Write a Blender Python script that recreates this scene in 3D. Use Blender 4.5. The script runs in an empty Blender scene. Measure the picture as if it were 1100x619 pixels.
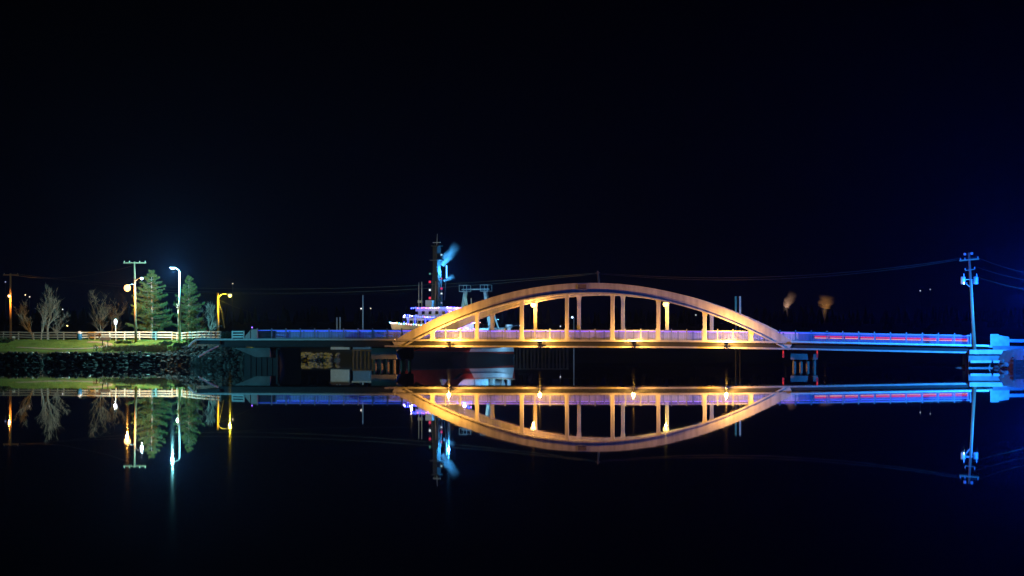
import bpy, math, random
from mathutils import Vector, Matrix, noise as mnoise
R = math.radians
random.seed(7)
sc = bpy.context.scene
col = sc.collection

# ------------------------------------------------------------------ camera
HOR, FPX, EYE = 372.0, 2210.0, 2.27          # horizon row, focal length in photo pixels, eye height over the water
cam_d = bpy.data.cameras.new('camera'); cam = bpy.data.objects.new('camera', cam_d); col.objects.link(cam)
cam.location = (0, 0, EYE); cam.rotation_euler = (R(90), 0, 0)
cam_d.sensor_width = 36.0; cam_d.lens = FPX/1100*36; cam_d.shift_y = (HOR-309.5)/1100
cam_d.clip_start = .1; cam_d.clip_end = 6000
sc.camera = cam
# ------------------------------------------------------------------ night sky
w = bpy.data.worlds.new('World'); sc.world = w; w.use_nodes = True
nt = w.node_tree; bg = nt.nodes['Background']
tc = nt.nodes.new('ShaderNodeTexCoord'); sx = nt.nodes.new('ShaderNodeSeparateXYZ'); cr = nt.nodes.new('ShaderNodeValToRGB')
nt.links.new(tc.outputs['Generated'], sx.inputs[0]); nt.links.new(sx.outputs['Z'], cr.inputs[0]); nt.links.new(cr.outputs[0], bg.inputs[0])
e = cr.color_ramp.elements
e[0].position = 0.0; e[0].color = (.0002, .0004, .0034, 1)
e[1].position = .17; e[1].color = (.00012, .00012, .00025, 1)
m_ = e.new(.06); m_.color = (.0001, .0003, .0018, 1)
bg.inputs[1].default_value = 1.0
# ------------------------------------------------------------------ exposure and sampling
vs = sc.view_settings; vs.view_transform = 'Standard'; vs.look = 'None'; vs.exposure = 0; vs.gamma = 1
cy = sc.cycles
cy.use_denoising = True
cy.max_bounces = 6; cy.diffuse_bounces = 2; cy.glossy_bounces = 4; cy.volume_bounces = 0; cy.transparent_max_bounces = 8
cy.caustics_reflective = False; cy.caustics_refractive = False; cy.sample_clamp_indirect = 8
cy.use_adaptive_sampling = False

# ------------------------------------------------------------------ materials
MATS = {}
def mat(name, c, rough=.7, metal=0, var=.25, scale=3.0, bump=.15, spec=.4, c2=None, stretch=None):
    if name in MATS: return MATS[name]
    m = bpy.data.materials.new(name); m.use_nodes = True; n = m.node_tree; b = n.nodes['Principled BSDF']
    b.inputs['Roughness'].default_value = rough; b.inputs['Metallic'].default_value = metal
    b.inputs['Specular IOR Level'].default_value = spec
    t = n.nodes.new('ShaderNodeTexCoord'); mp = n.nodes.new('ShaderNodeMapping')
    if stretch: mp.inputs['Scale'].default_value = stretch
    nz = n.nodes.new('ShaderNodeTexNoise'); nz.inputs['Scale'].default_value = scale; nz.inputs['Detail'].default_value = 6
    r = n.nodes.new('ShaderNodeValToRGB'); r.color_ramp.elements[0].position = .3; r.color_ramp.elements[1].position = .72
    d = c2 if c2 else tuple(x*(1-var) for x in c)
    r.color_ramp.elements[0].color = (*d, 1); r.color_ramp.elements[1].color = (*c, 1)
    n.links.new(t.outputs['Object'], mp.inputs[0]); n.links.new(mp.outputs[0], nz.inputs['Vector'])
    n.links.new(nz.outputs['Fac'], r.inputs[0]); n.links.new(r.outputs[0], b.inputs['Base Color'])
    if bump:
        bp = n.nodes.new('ShaderNodeBump'); bp.inputs['Strength'].default_value = bump; bp.inputs['Distance'].default_value = .03
        n.links.new(nz.outputs['Fac'], bp.inputs['Height']); n.links.new(bp.outputs[0], b.inputs['Normal'])
    MATS[name] = m; return m
def glow(name, c, s):
    if name in MATS: return MATS[name]
    m = bpy.data.materials.new(name); m.use_nodes = True; n = m.node_tree; n.nodes.clear()
    o = n.nodes.new('ShaderNodeOutputMaterial'); em = n.nodes.new('ShaderNodeEmission')
    em.inputs[0].default_value = (*c, 1); em.inputs[1].default_value = s; n.links.new(em.outputs[0], o.inputs[0])
    MATS[name] = m; return m
CONC = mat('concrete', (.46, .42, .37), .85, scale=1.2, var=.4, bump=.3, stretch=(1, 1, .5))
RIBC = mat('arch_concrete', (.50, .45, .39), .85, scale=.9, var=.42, bump=.35, stretch=(2.2, 1, .35))
SHADE = mat('shade_dark', (.014, .014, .013), .7, scale=2, var=.4)  # near-black tone painting shade onto the fascia and left abutment
DARKC = mat('weathered_unlit_concrete', (.20, .19, .17), .9, scale=.8, var=.5, bump=.5)
ASPH = mat('asphalt', (.055, .055, .055), .85, scale=6)
RAILM = mat('painted_rail', (.36, .37, .42), .5, metal=.2, scale=5)
POSTM = mat('painted_post', (.22, .24, .34), .5, metal=.2, scale=5)
PICK = mat('picket_steel', (.16, .17, .24), .5, metal=.3, scale=5)
WOOD = mat('pole_wood', (.23, .15, .09), .9, scale=3, stretch=(6, 6, .5), bump=.5)
WOODL = mat('bare_arm_wood', (.42, .24, .10), .85, scale=3, stretch=(1, 6, 6))
TIMB = mat('wharf_timber', (.14, .105, .075), .9, scale=2, stretch=(4, 4, .6), bump=.6)
BARK = mat('bark', (.26, .22, .18), .95, scale=4, bump=.6)
NEED = mat('pine_needles', (.085, .14, .05), .75, scale=1.5, c2=(.035, .075, .028), bump=0, spec=.2)
LEAF = mat('shrub_leaves', (.055, .08, .03), .75, scale=2, var=.5, bump=0, spec=.2)
DRY = mat('dry_brush', (.20, .13, .065), .9, scale=2, c2=(.08, .05, .025), bump=0, spec=.1)
GALV = mat('galvanised_steel', (.55, .57, .58), .5, metal=.4, scale=4)
BLK = mat('black_metal', (.02, .02, .022), .5, scale=4)
WHITE = mat('white_paint', (.78, .77, .72), .6, scale=3, var=.18)
GREYP = mat('grey_paint', (.38, .38, .36), .7, scale=3, var=.3)
WIREM = mat('wire_metal', (.06, .058, .055), .55, metal=.3)
ROCK = mat('rock', (.10, .078, .06), .9, scale=1.4, c2=(.012, .010, .008), bump=.6)
REDH = mat('red_hull', (.42, .035, .02), .45, scale=1, var=.35, bump=.1)
CREAM = mat('cream_paint', (.72, .62, .42), .5, scale=1, var=.25, bump=.1)
BOOT = mat('boot_top', (.02, .02, .022), .5, scale=1)
SHIPW = mat('ship_white', (.7, .7, .7), .5, scale=1.5, var=.2, bump=.1)
STEELD = mat('dark_steel', (.07, .075, .08), .5, metal=.3, scale=3)
ROOF = mat('brown_roof', (.22, .10, .06), .9, scale=4)
GLASS = mat('dark_glass', (.01, .012, .015), .08, spec=.6, bump=0)

# ------------------------------------------------------------------ mesh building
class MB:
    def __init__(s): s.v = []; s.f = []
    def add(s, vs, fs):
        o = len(s.v); s.v += [tuple(x) for x in vs]; s.f += [tuple(i+o for i in f) for f in fs]; return s
    def box(s, x0, x1, y0, y1, z0, z1):
        return s.add([(x0,y0,z0),(x1,y0,z0),(x1,y1,z0),(x0,y1,z0),(x0,y0,z1),(x1,y0,z1),(x1,y1,z1),(x0,y1,z1)],
                     [(3,2,1,0),(4,5,6,7),(0,1,5,4),(1,2,6,5),(2,3,7,6),(3,0,4,7)])
    def loft(s, rings, caps=True, closed=True):
        n = len(rings[0]); vs = [p for r in rings for p in r]; fs = []
        for i in range(len(rings)-1):
            for j in range(n if closed else n-1):
                k = (j+1) % n
                fs.append((i*n+j, i*n+k, (i+1)*n+k, (i+1)*n+j))
        if caps and closed:
            fs.append(tuple(range(n-1, -1, -1))); fs.append(tuple((len(rings)-1)*n+j for j in range(n)))
        return s.add(vs, fs)
    def tube(s, pts, rad, n=6, caps=True):
        pts = [Vector(p) for p in pts]
        if not hasattr(rad, '__len__'): rad = [rad]*len(pts)
        rings = []; ref = None
        for i, p in enumerate(pts):
            d = (pts[min(i+1, len(pts)-1)] - pts[max(i-1, 0)]).normalized()
            if ref is None: ref = Vector((0,0,1)) if abs(d.z) < .9 else Vector((1,0,0))
            a = d.cross(ref).normalized(); b = d.cross(a).normalized(); ref = -b if ref.dot(b) < 0 else b
            ref = a.cross(d)
            rings.append([p + (a*math.cos(t) + b*math.sin(t))*rad[i] for t in (2*math.pi*k/n for k in range(n))])
        return s.loft(rings, caps)
    def bar(s, a, b, wd, h=None):
        a = Vector(a); b = Vector(b); h = h or wd; d = (b-a).normalized()
        ref = Vector((0,0,1)) if abs(d.z) < .95 else Vector((0,1,0))
        u = d.cross(ref).normalized(); v = u.cross(d).normalized(); rings = []
        for p in (a, b): rings.append([p-u*wd/2-v*h/2, p+u*wd/2-v*h/2, p+u*wd/2+v*h/2, p-u*wd/2+v*h/2])
        return s.loft(rings)
    def lathe(s, prof, c=(0,0,0), n=14):
        return s.loft([[(c[0]+r*math.cos(2*math.pi*k/n), c[1]+r*math.sin(2*math.pi*k/n), c[2]+z) for k in range(n)] for r, z in prof])
    def ball(s, c, r, n=10, m=6, sz=1):
        return s.lathe([(max(r*math.sin(math.pi*i/m), r*.02), -r*sz*math.cos(math.pi*i/m)) for i in range(m+1)], c, n)
    def mesh(s, name='mesh', smooth=False):
        me = bpy.data.meshes.new(name); me.from_pydata(s.v, [], s.f); me.update()
        if smooth: me.shade_smooth()
        return me
    def build(s, name, m, parent=None, smooth=False):
        return link(name, s.mesh(name, smooth), m, parent)
def link(name, me, m, parent=None):
    if m and not me.materials: me.materials.append(m)
    o = bpy.data.objects.new(name, me); col.objects.link(o); o.parent = parent; return o
def tag(o, label, cat, group=None):
    o['label'] = label; o['category'] = cat
    if group: o['group'] = group
    return o
def struct(o, kind='structure'): o['kind'] = kind; return o
def empty(name, loc, rz=0, label=None, cat=None, group=None):
    o = bpy.data.objects.new(name, None); col.objects.link(o); o.location = loc; o.rotation_euler = (0, 0, rz)
    o.empty_display_size = .3
    if label: tag(o, label, cat, group)
    return o
def lamp(name, loc, color, power, r=.2, parent=None, spot=None, aim=None, blend=.4):
    d = bpy.data.lights.new(name, 'SPOT' if spot else 'POINT'); d.color = color; d.energy = power; d.shadow_soft_size = r
    if spot: d.spot_size = R(spot); d.spot_blend = blend
    o = bpy.data.objects.new(name, d); col.objects.link(o); o.parent = parent; o.location = loc
    if aim is not None: o.rotation_euler = (Vector(aim)-Vector(loc)).to_track_quat('-Z', 'Y').to_euler()
    return o
def at(px, py, Y): return Vector(((px-550)/FPX*Y, Y, EYE+(HOR-py)/FPX*Y))
def atx(px, Y): return (px-550)/FPX*Y
def sst(a, b, x): t = min(max((x-a)/(b-a), 0), 1); return t*t*(3-2*t)
def interp(x, pts):
    for (a, za), (b, zb) in zip(pts, pts[1:]):
        if x <= b: return za+(zb-za)*min(max((x-a)/(b-a), 0), 1)
    return pts[-1][1]

# ------------------------------------------------------------------ water
def water_mat():
    m = bpy.data.materials.new('harbour_water'); m.use_nodes = True; n = m.node_tree; b = n.nodes['Principled BSDF']
    b.inputs['Base Color'].default_value = (.003, .005, .008, 1); b.inputs['Roughness'].default_value = .012
    b.inputs['IOR'].default_value = 1.333
    t = n.nodes.new('ShaderNodeTexCoord'); mp = n.nodes.new('ShaderNodeMapping'); mp.inputs['Scale'].default_value = (.12, .5, 1)
    nz = n.nodes.new('ShaderNodeTexNoise'); nz.inputs['Scale'].default_value = .55; nz.inputs['Detail'].default_value = 3
    bp = n.nodes.new('ShaderNodeBump'); bp.inputs['Strength'].default_value = 1; bp.inputs['Distance'].default_value = .0006
    n.links.new(t.outputs['Object'], mp.inputs[0]); n.links.new(mp.outputs[0], nz.inputs['Vector'])
    n.links.new(nz.outputs['Fac'], bp.inputs['Height']); n.links.new(bp.outputs[0], b.inputs['Normal'])
    return m
struct(MB().add([(-650,-40,0),(650,-40,0),(650,460,0),(-650,460,0)], [(0,1,2,3)]).build('water', water_mat()))
struct(MB().add([(-660,-45,-1.6),(660,-45,-1.6),(660,1380,-1.6),(-660,1380,-1.6)], [(0,1,2,3)]).build('seabed', DARKC))

# ------------------------------------------------------------------ ground
def prof(d, wgt):
    a = interp(d, [(-3,-1.4),(-.4,-.7),(0,0),(.9,1.4),(1.8,1.65),(12.5,3.05),(60,3.3)])
    b = interp(d, [(-3,-1.4),(-.4,-.7),(0,0),(1.0,.95),(3.4,1.7),(6.6,3.0),(60,3.2)])
    return a*(1-wgt)+b*wgt
def shore(X): return 246-15*sst(-43,-33.5,X)-55*(1-sst(-76,-63.5,X)) + .5*mnoise.noise((X*.35, 1.7, 0))
def redge(Y): return -27.6-.11*(Y-230)
def ground(X, Y):
    d = min(Y-shore(X), (redge(Y)-X)*1.6)
    z = prof(d, sst(-46,-37,X))
    return z+.09*mnoise.noise((X*.22, Y*.22, 3))+.03*mnoise.noise((X, Y, 5))
def farshore(X): return 338+85*sst(-22,6,X)
def farground(X, Y):
    d = Y-farshore(X)
    return interp(d, [(-4,-1.4),(0,0),(3,1.1),(12,1.7),(150,3.5),(700,9)])+.12*mnoise.noise((X*.05, Y*.05, 0))
def rshore(X): return 213.5-17*sst(49.2,51.8,X)-40*sst(60,90,X)
def rground(X, Y):
    d = min(Y-rshore(X), (X-(45.5+.05*abs(Y-205)+.38*max(0, Y-214)))*1.5)
    return interp(d, [(-3,-1.3),(0,0),(3,1.0),(5,1.75),(9,2.05),(60,2.4)])+.12*mnoise.noise((X*.4, Y*.4, 8))*sst(.5,2.5,d)-.06
def grid(fn, xs, ys, name, m):
    vs = [(x, y, fn(x, y)) for y in ys for x in xs]; n = len(xs)
    fs = [(j*n+i, j*n+i+1, (j+1)*n+i+1, (j+1)*n+i) for j in range(len(ys)-1) for i in range(n-1)]
    return struct(MB().add(vs, fs).build(name, m, None, True))
def lawn_mat():
    m = mat('lawn', (.11, .18, .035), .95, scale=.7, c2=(.06, .10, .02), bump=.8, spec=.1); n = m.node_tree
    b = n.nodes['Principled BSDF']; g = n.nodes.new('ShaderNodeNewGeometry'); s = n.nodes.new('ShaderNodeSeparateXYZ')
    mr = n.nodes.new('ShaderNodeMapRange'); mr.inputs[1].default_value = 1.25; mr.inputs[2].default_value = 1.75
    nz = n.nodes.new('ShaderNodeTexNoise'); nz.inputs['Scale'].default_value = .8
    ad = n.nodes.new('ShaderNodeMath'); ad.operation = 'MULTIPLY_ADD'; ad.inputs[1].default_value = .8
    mx = n.nodes.new('ShaderNodeMix'); mx.data_type = 'RGBA'; mx.inputs['A'].default_value = (.022, .017, .012, 1)
    old = b.inputs['Base Color'].links[0].from_socket
    n.links.new(g.outputs['Position'], s.inputs[0]); n.links.new(nz.outputs['Fac'], ad.inputs[0]); n.links.new(s.outputs['Z'], ad.inputs[2])
    mr.inputs[1].default_value = 1.6; mr.inputs[2].default_value = 2.1
    xr = n.nodes.new('ShaderNodeMapRange'); xr.inputs[1].default_value = -38.5; xr.inputs[2].default_value = -37; xr.inputs[3].default_value = 1; xr.inputs[4].default_value = 0
    mu = n.nodes.new('ShaderNodeMath'); mu.operation = 'MULTIPLY'; n.links.new(s.outputs['X'], xr.inputs[0]); n.links.new(xr.outputs[0], mu.inputs[0]); n.links.new(mr.outputs[0], mu.inputs[1])
    n.links.new(ad.outputs[0], mr.inputs[0]); n.links.new(mu.outputs[0], mx.inputs['Factor']); n.links.new(old, mx.inputs['B'])
    n.links.new(mx.outputs['Result'], b.inputs['Base Color']); return m
LAWN = lawn_mat()
def fr(a, b, s):
    out = []; x = a
    while x < b-1e-6: out.append(x); x += s
    return out+[b]
grid(ground, fr(-130,-66,3)+fr(-65,-27,.5), fr(180,228,1.5)+fr(229,252,.3)+fr(252.5,266,.5)+fr(267,345,3), 'left_bank', LAWN)
DIRT = mat('bank_soil', (.09, .075, .06), .95, scale=1, var=.5, bump=.8)
grid(rground, fr(40,66,.5)+fr(68,160,4), fr(150,196,3)+fr(197,240,.7)+fr(243,330,5), 'right_bank', DIRT)
grid(farground, fr(-640,-60,20)+fr(-56,20,3)+fr(30,640,20), fr(330,430,4)+fr(440,1360,40), 'far_bank', mat('far_soil', (.05,.045,.035), .95))
def ridge(X): return 17+5*mnoise.noise((X*.006, 2, 0))+3*mnoise.noise((X*.02, 9, 0))
grid(lambda X, Y: -1+(ridge(X)-3)*sst(800, 940, Y)*(.75+.25*math.cos((Y-940)/140)), fr(-640,640,16), fr(790,1250,20), 'hills', mat('hill_soil', (.03,.032,.025), .95))
# path over the lawn: pixel -> point on the lawn
def onlawn(px, py, Y=244.0):
    while Y < 275:
        p = at(px, py, Y)
        if p.z <= ground(p.x, p.y): return p
        Y += .1
    return at(px, py, 262)
pp = [onlawn(x, y) for x, y in [(18,373.6),(34,374.2),(50,375.0),(66,375.4),(82,375.2),(98,374.4),(110,373.0),(117,371.2),(116,369.3),(107,368.0),(94,367.6)]]
rib_ = MB(); L = []
for i, p in enumerate(pp):
    t = (pp[min(i+1,len(pp)-1)]-pp[max(i-1,0)]); t.z = 0; t.normalize(); nn = Vector((-t.y, t.x, 0))*.5
    L.append([Vector((q.x, q.y, ground(q.x, q.y)+.05)) for q in (p-nn, p, p+nn)])
rib_.loft(L, False, False)
struct(rib_.build('path', mat('path_gravel', (.22,.19,.13), .95, scale=3)))

# ------------------------------------------------------------------ bridge
A = R(10.5); CA, SA = math.cos(A), math.sin(A); BX, BY = 8.35, 221.0; SEP = 8.64; PAN = 4.94
def bt(px): k = (px-550)/FPX; return (k*BY-BX)/(CA+k*SA)
def bw(t, y=0, z=0): return Vector((BX+t*CA+y*SA, BY-t*SA+y*CA, z))
def dz(t):
    a = [(-70,3.06),(-38,3.04),(-20,3.02),(-5,2.97),(8,2.92),(16,2.84),(24,2.70),(32,2.52),(42,2.32),(60,2.15)]
    return (interp(t-2, a)+interp(t, a)+interp(t+2, a))/3
bridge = empty('arch_bridge', (BX, BY, 0), -A, 'concrete bowstring arch bridge lit amber, crossing the still water', 'bridge')
T0, T1 = bt(238), bt(1066)
def sweep(prof_, t0, t1, name, m, step=1.2, parent=bridge):
    n = max(2, int((t1-t0)/step)); rings = []
    for i in range(n+1):
        t = t0+(t1-t0)*i/n; z = dz(t); rings.append([(t, y, z+dzz) for y, dzz in prof_])
    return MB().loft(rings).build(name, m, parent)
def rect(y0, y1, z0, z1): return [(y0,z0),(y1,z0),(y1,z1),(y0,z1)]
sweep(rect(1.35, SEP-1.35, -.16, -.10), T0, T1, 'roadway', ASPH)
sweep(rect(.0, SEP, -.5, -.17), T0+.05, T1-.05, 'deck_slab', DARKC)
for s, nm in ((1, 'near'), (-1, 'far')):
    f = (lambda y: y) if s == 1 else (lambda y: SEP-y)
    def rr(y0, y1, z0, z1): a, b = sorted((f(y0), f(y1))); return rect(a, b, z0, z1)
    sweep(rr(-.62, 1.34, -.19, 0), T0, -23.2, 'kerb_walk', DARKC); sweep(rr(-.62, 1.34, -.19, 0), -23.19, T1, 'kerb_walk', CONC)  # left stretch darker in colour, painting the kerb unlit
    sweep(rr(-.28, .30, -.66, -.195), T0, T1, 'edge_beam', SHADE)
    sweep(rr(-.74, .32, -.84, -.665), T0, -22.5, 'lower_flange', SHADE); sweep(rr(-.74, .32, -.84, -.665), -22.49, T1, 'lower_flange', CONC)  # left stretch takes the shade tone, painting the flange unlit
# arch ribs
def ztop(t): return 9.07-6.0*(t/21.25)**2
def slope(t): return -12.0*t/21.25**2
DEP = 1.16
def ribpt(t, n):           # n metres below the top edge, square to the curve
    s = slope(t); l = math.sqrt(1+s*s); return (t+n*s/l, ztop(t)-n/l)
def make_rib(yc):
    rings = []
    for i in range(61):
        t = -21.75+43.5*i/60
        pr = [(-.34,0),(.34,0),(.34,DEP-.17),(.43,DEP-.15),(.43,DEP),(-.43,DEP),(-.43,DEP-.15),(-.34,DEP-.17)]
        ring = []
        for y, n in pr:
            x, z = ribpt(t, n); ring.append((x, yc+y, z))
        rings.append(ring)
    return MB().loft(rings).build('arch_rib', RIBC, bridge)
ribs = [make_rib(0), make_rib(SEP)]
pl = MB(); x0, z0 = -.75, 8.93
pl.box(x0-.46, x0+.46, -.375, -.342, z0-.52, z0-.02)
pq = pl.build('date_plaque', mat('plaque_bronze', (.24,.17,.13), .5, metal=.3), ribs[0])
fr_ = MB()
for b in ((-.5,.5,-.56,-.52),(-.5,.5,-.02,.02),(-.5,-.46,-.52,-.02),(.46,.5,-.52,-.02)): fr_.box(x0+b[0], x0+b[1], -.40, -.345, z0+b[2], z0+b[3])
fr_.build('plaque_frame', CONC, ribs[0])
HT = [(k-3.5)*PAN for k in range(8)]
for yc in (0, SEP):
    for t in HT:
        zb = dz(t)-.02; n = DEP-.03; zt = ztop(t)-n*math.sqrt(1+slope(t)**2)
        hw = .185; m = MB(); rings = []
        sl = slope(t)
        for z, wd, top in ((zb, hw*1.45, 0), (min(zb+.35, zt-.5), hw, 0), (max(zt-.55, zb+.36), hw, 0), (zt-.22, hw*1.22, 1), (zt+.16, hw*1.9, 1)):
            rings.append([(t-wd, yc-.2, z+(-wd*sl if top else 0)), (t+wd, yc-.2, z+(wd*sl if top else 0)), (t+wd, yc+.2, z+(wd*sl if top else 0)), (t-wd, yc+.2, z+(-wd*sl if top else 0))])
        m.loft(rings).build('hanger', RIBC, bridge)
# cross beams below the deck, at every hanger and on the approaches
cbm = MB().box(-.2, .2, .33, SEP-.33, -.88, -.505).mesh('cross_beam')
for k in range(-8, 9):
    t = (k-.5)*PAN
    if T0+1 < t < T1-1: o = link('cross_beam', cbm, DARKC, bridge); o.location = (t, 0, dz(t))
# wire mast on the crown
MB().tube([(1.0,0,9.0),(.93,0,9.7),(.86,0,10.35)], [.12,.11,.085], 8).bar((.62,0,10.12),(1.12,0,10.16),.07).build('wire_mast', WOODL, bridge)
# railings: near side pickets between posts, far side backdrop panels added to catch light
BAY = PAN/3
post_n = MB().box(-.055,.055,-.055,.055,0,1.16).lathe([(.075,1.16),(.075,1.2),(.03,1.26)], n=8).mesh('post')
post_f = MB().box(-.07,.07,-.07,.07,0,1.14).mesh('post')
pk = MB(); hb = BAY/2-.06
nP = 13
for i in range(nP):
    x = -hb+2*hb*(i+.5)/nP; pk.box(x-.012, x+.012, -.012, .012, .12, .95)
pk.box(-hb, hb, -.02, .02, .08, .12)
pk = pk.mesh('picket_panel')
tr = MB().box(-hb, hb, -.04, .04, .99, 1.07).box(-hb, hb, -.025, .025, .95, .985).mesh('top_rail')
pf = MB().box(-hb, hb, -.05, .05, .0, .92).mesh('backdrop_panel')
cp = MB().box(-hb, hb, -.08, .08, .925, 1.02).mesh('coping')
def led_mesh(y, z, nm): return MB().box(-hb+.02, hb-.02, y-.015, y+.015, z-.012, z+.012).mesh(nm)
LEDC = {'b': ((.02,.07,1.0), 5.0), 'v': ((.26,.10,1.0), 5.5), 'r': ((.03,.05,1.0), 7.0)}
leds_n = {k: led_mesh(-.05, .965, 'light_strip_or_trail') for k in LEDC}; leds_f = {k: led_mesh(-.10, .94, 'light_strip_or_trail') for k in LEDC}; fill_u = {k: led_mesh(-.70, -.075, 'light_strip_or_trail') for k in LEDC}  # last set is unseen, added at road level to light the far panels
PANB = mat('blue_lit_backdrop', (.13,.15,.34), .8, scale=2.2, var=.5, stretch=(9,9,.4)); pfr = pf.copy()  # blue cast of the lighting put into the panel colour
PANL = mat('backdrop_paint', (.50,.50,.55), .8, scale=2.2, var=.6, stretch=(9,9,.4))
RED_TRAIL = MB().box(-hb+.02, hb-.02, .09, .11, .56, .70).mesh('light_strip_or_trail'); PALE_TRAIL = MB().box(-hb+.02, hb-.02, .09, .11, .44, .50).mesh('light_strip_or_trail')  # glowing strips standing for the light trails of passing cars
k0 = math.ceil((bt(277)-HT[0])/BAY); k1 = math.floor((bt(1061)-HT[0])/BAY)
PSH = .29*BAY
for k in range(k0, k1+1):
    t = HT[0]+k*BAY-.5*BAY+PSH
    for y, pm, mm in ((.78, post_n, POSTM), (SEP-.78, post_f, POSTM)):
        o = link('post', pm, mm, bridge); o.location = (t, y, dz(t)-.005)
    if k == k1: break
    tm = t+BAY/2; z = dz(tm); ang = -math.atan((dz(tm+.5)-dz(tm-.5)))
    kind = 'b' if tm < -21 else ('v' if tm < 21.5 else 'r')
    c, s = LEDC[kind]
    def pc(nm, me, m, y):
        o = link(nm, me, m, bridge); o.location = (tm, y, z); o.rotation_euler = (0, ang, 0); return o
    pc('picket_panel', pk, PICK, .78); pc('top_rail', tr, RAILM, .78)
    pc('backdrop_panel', pf if kind != 'r' else pfr, PANL if kind != 'r' else PANB, SEP-.78); pc('coping', cp, RAILM, SEP-.78)
    pc('light_strip_or_trail', leds_n[kind], glow('led_near_'+kind, c, s*.45), .78)
    pc('light_strip_or_trail', leds_f[kind], glow('led_far_'+kind, c, s*.8), SEP-.78)
    pc('light_strip_or_trail', fill_u[kind], glow('fill_up_'+kind, {'b': (.03,.10,1), 'v': (.36,.18,1), 'r': (.04,.04,1)}[kind], {'b': 30, 'v': 48, 'r': 34}[kind]), SEP-.78)
    if kind == 'r' and tm > 23.5:
        pc('light_strip_or_trail', RED_TRAIL, glow('trail_red', (1,.02,.12), .9), SEP-1.2); pc('light_strip_or_trail', PALE_TRAIL, glow('trail_pale', (1,.42,.40), 1.6), SEP-1.2)
# piers
for tc_ in (-22.8, 22.8):
    pr = MB(); zt = dz(tc_)-.91
    rings = [[(tc_-1.4,.1,.85),(tc_+1.4,.1,.85),(tc_+1.4,SEP-.1,.85),(tc_-1.4,SEP-.1,.85)], [(tc_-1.4,.1,zt),(tc_+1.4,.1,zt),(tc_+1.4,SEP-.1,zt),(tc_-1.4,SEP-.1,zt)]]
    cap = pr.loft(rings).build('pier_cap', DARKC, bridge)
    for i in range(4):
        for j in range(3):
            MB().tube([(tc_-1.05+.7*i, .6+j*(SEP-1.2)/2, -1.6),(tc_-1.05+.7*i, .6+j*(SEP-1.2)/2, .86)], .19, 8).build('pile', TIMB, bridge)
# left abutment with sloping wing wall
ab = MB().box(bt(262), bt(300), .15, SEP-.15, -1.6, 2.1).build('abutment', SHADE, bridge)
tw0, tw1 = bt(252), bt(291)
MB().loft([[(tw0,-.35,2.08),(tw0+2.6,-.35,1.05),(tw1,-.35,1.05),(tw1,-.35,2.1)],[(tw0,.1,2.08),(tw0+2.6,.1,1.05),(tw1,.1,1.05),(tw1,.1,2.1)]]).build('wing_wall', DARKC, ab)
for i in range(6):
    x = bt(264)+i*(bt(299)-bt(264))/6; MB().box(x+.03, x+.55, .02, .145, -1.6, 1.9).build('sheet_pile', SHADE, ab)
# end blocks beside the railing ends
def endblock(px0, px1, y0, top0, top1, m=CONC):
    t0, t1 = bt(px0), bt(px1); z0 = dz(t0)-.01; z1 = dz(t1)-.01
    return MB().loft([[(t0,y0,z0),(t0,y0+.4,z0),(t0,y0+.4,z0+top0),(t0,y0,z0+top0)],[(t1,y0,z1),(t1,y0+.4,z1),(t1,y0+.4,z1+top1),(t1,y0,z1+top1)]]).build('end_block', m, bridge)
endblock(261.5, 267, .55, .35, 1.02); endblock(268, 274.6, .55, 1.12, 1.12)
# conduit on the left, bending into the bank
cz = lambda t: dz(t)-.03
cpts = [(bt(205.5), -1.0, 2.2),(bt(209), -.95, 2.62),(bt(213), -.85, 2.98),(bt(218),-.78,cz(-40)+.02)]+[(bt(px), -.75, cz(bt(px))) for px in range(226, 436, 10)]
MB().tube(cpts, .10, 8).build('conduit', WHITE, bridge)
cp2 = [(bt(850+i*10.6), -.75, cz(bt(850+i*10.6))) for i in range(21)]
MB().tube(cp2, .11, 8).build('conduit', WHITE, bridge)  # white pipe added to stand for the cyan-lit kerb edge
MB().tube([(bt(221.5),-2.6,1.1),(bt(229),-1.7,1.75),(bt(237),-.78,2.3)], .09, 8).build('drain_pipe', WHITE, bridge)
# approach slab beyond the left end
sweep(rect(-.6, SEP, -.55, -.02), bt(213), T0-.01, 'approach_slab', SHADE)
# right abutment: stepped concrete
ra = MB().box(bt(1037), bt(1092), -.1, SEP, -1.2, 1.75).build('abutment', DARKC, bridge)
MB().box(bt(1041), bt(1098), -1.6, -.12, 1.45, 1.9).build('bearing_shelf', CONC, ra)
MB().box(bt(1042), bt(1064), -2.0, -.13, .55, .80).build('step_ledge', CONC, ra)
MB().box(bt(1066), bt(1077), -2.0, -.13, .55, .80).build('step_ledge', CONC, ra)
MB().box(bt(1040), bt(1080), -1.3, -.12, -1.2, 1.44).build('abutment_face', DARKC, ra)
# stepped end block at the right end
TEAL = mat('teal_lit_concrete', (.30,.42,.38), .8, scale=2, var=.35)  # teal light on the concrete put into its colour
t0 = bt(1064); zz = dz(t0)-.02
MB().loft([[(t0,.3,zz),(t0,.75,zz),(t0,.75,zz+1.22),(t0,.3,zz+1.22)],[(t0+.85,.3,zz),(t0+.85,.75,zz),(t0+.85,.75,zz+1.22),(t0+.85,.3,zz+1.22)],
           [(t0+.86,.3,zz),(t0+.86,.75,zz),(t0+.86,.75,zz+1.1),(t0+.86,.3,zz+1.1)],[(t0+1.9,.3,zz-.02),(t0+1.9,.75,zz-.02),(t0+1.9,.75,zz+.92),(t0+1.9,.3,zz+.92)]]).build('end_block', TEAL, bridge)
sweep(rect(-.6, SEP+.6, -.5, -.02), T1+.02, T1+30, 'approach_slab', DARKC)
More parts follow.
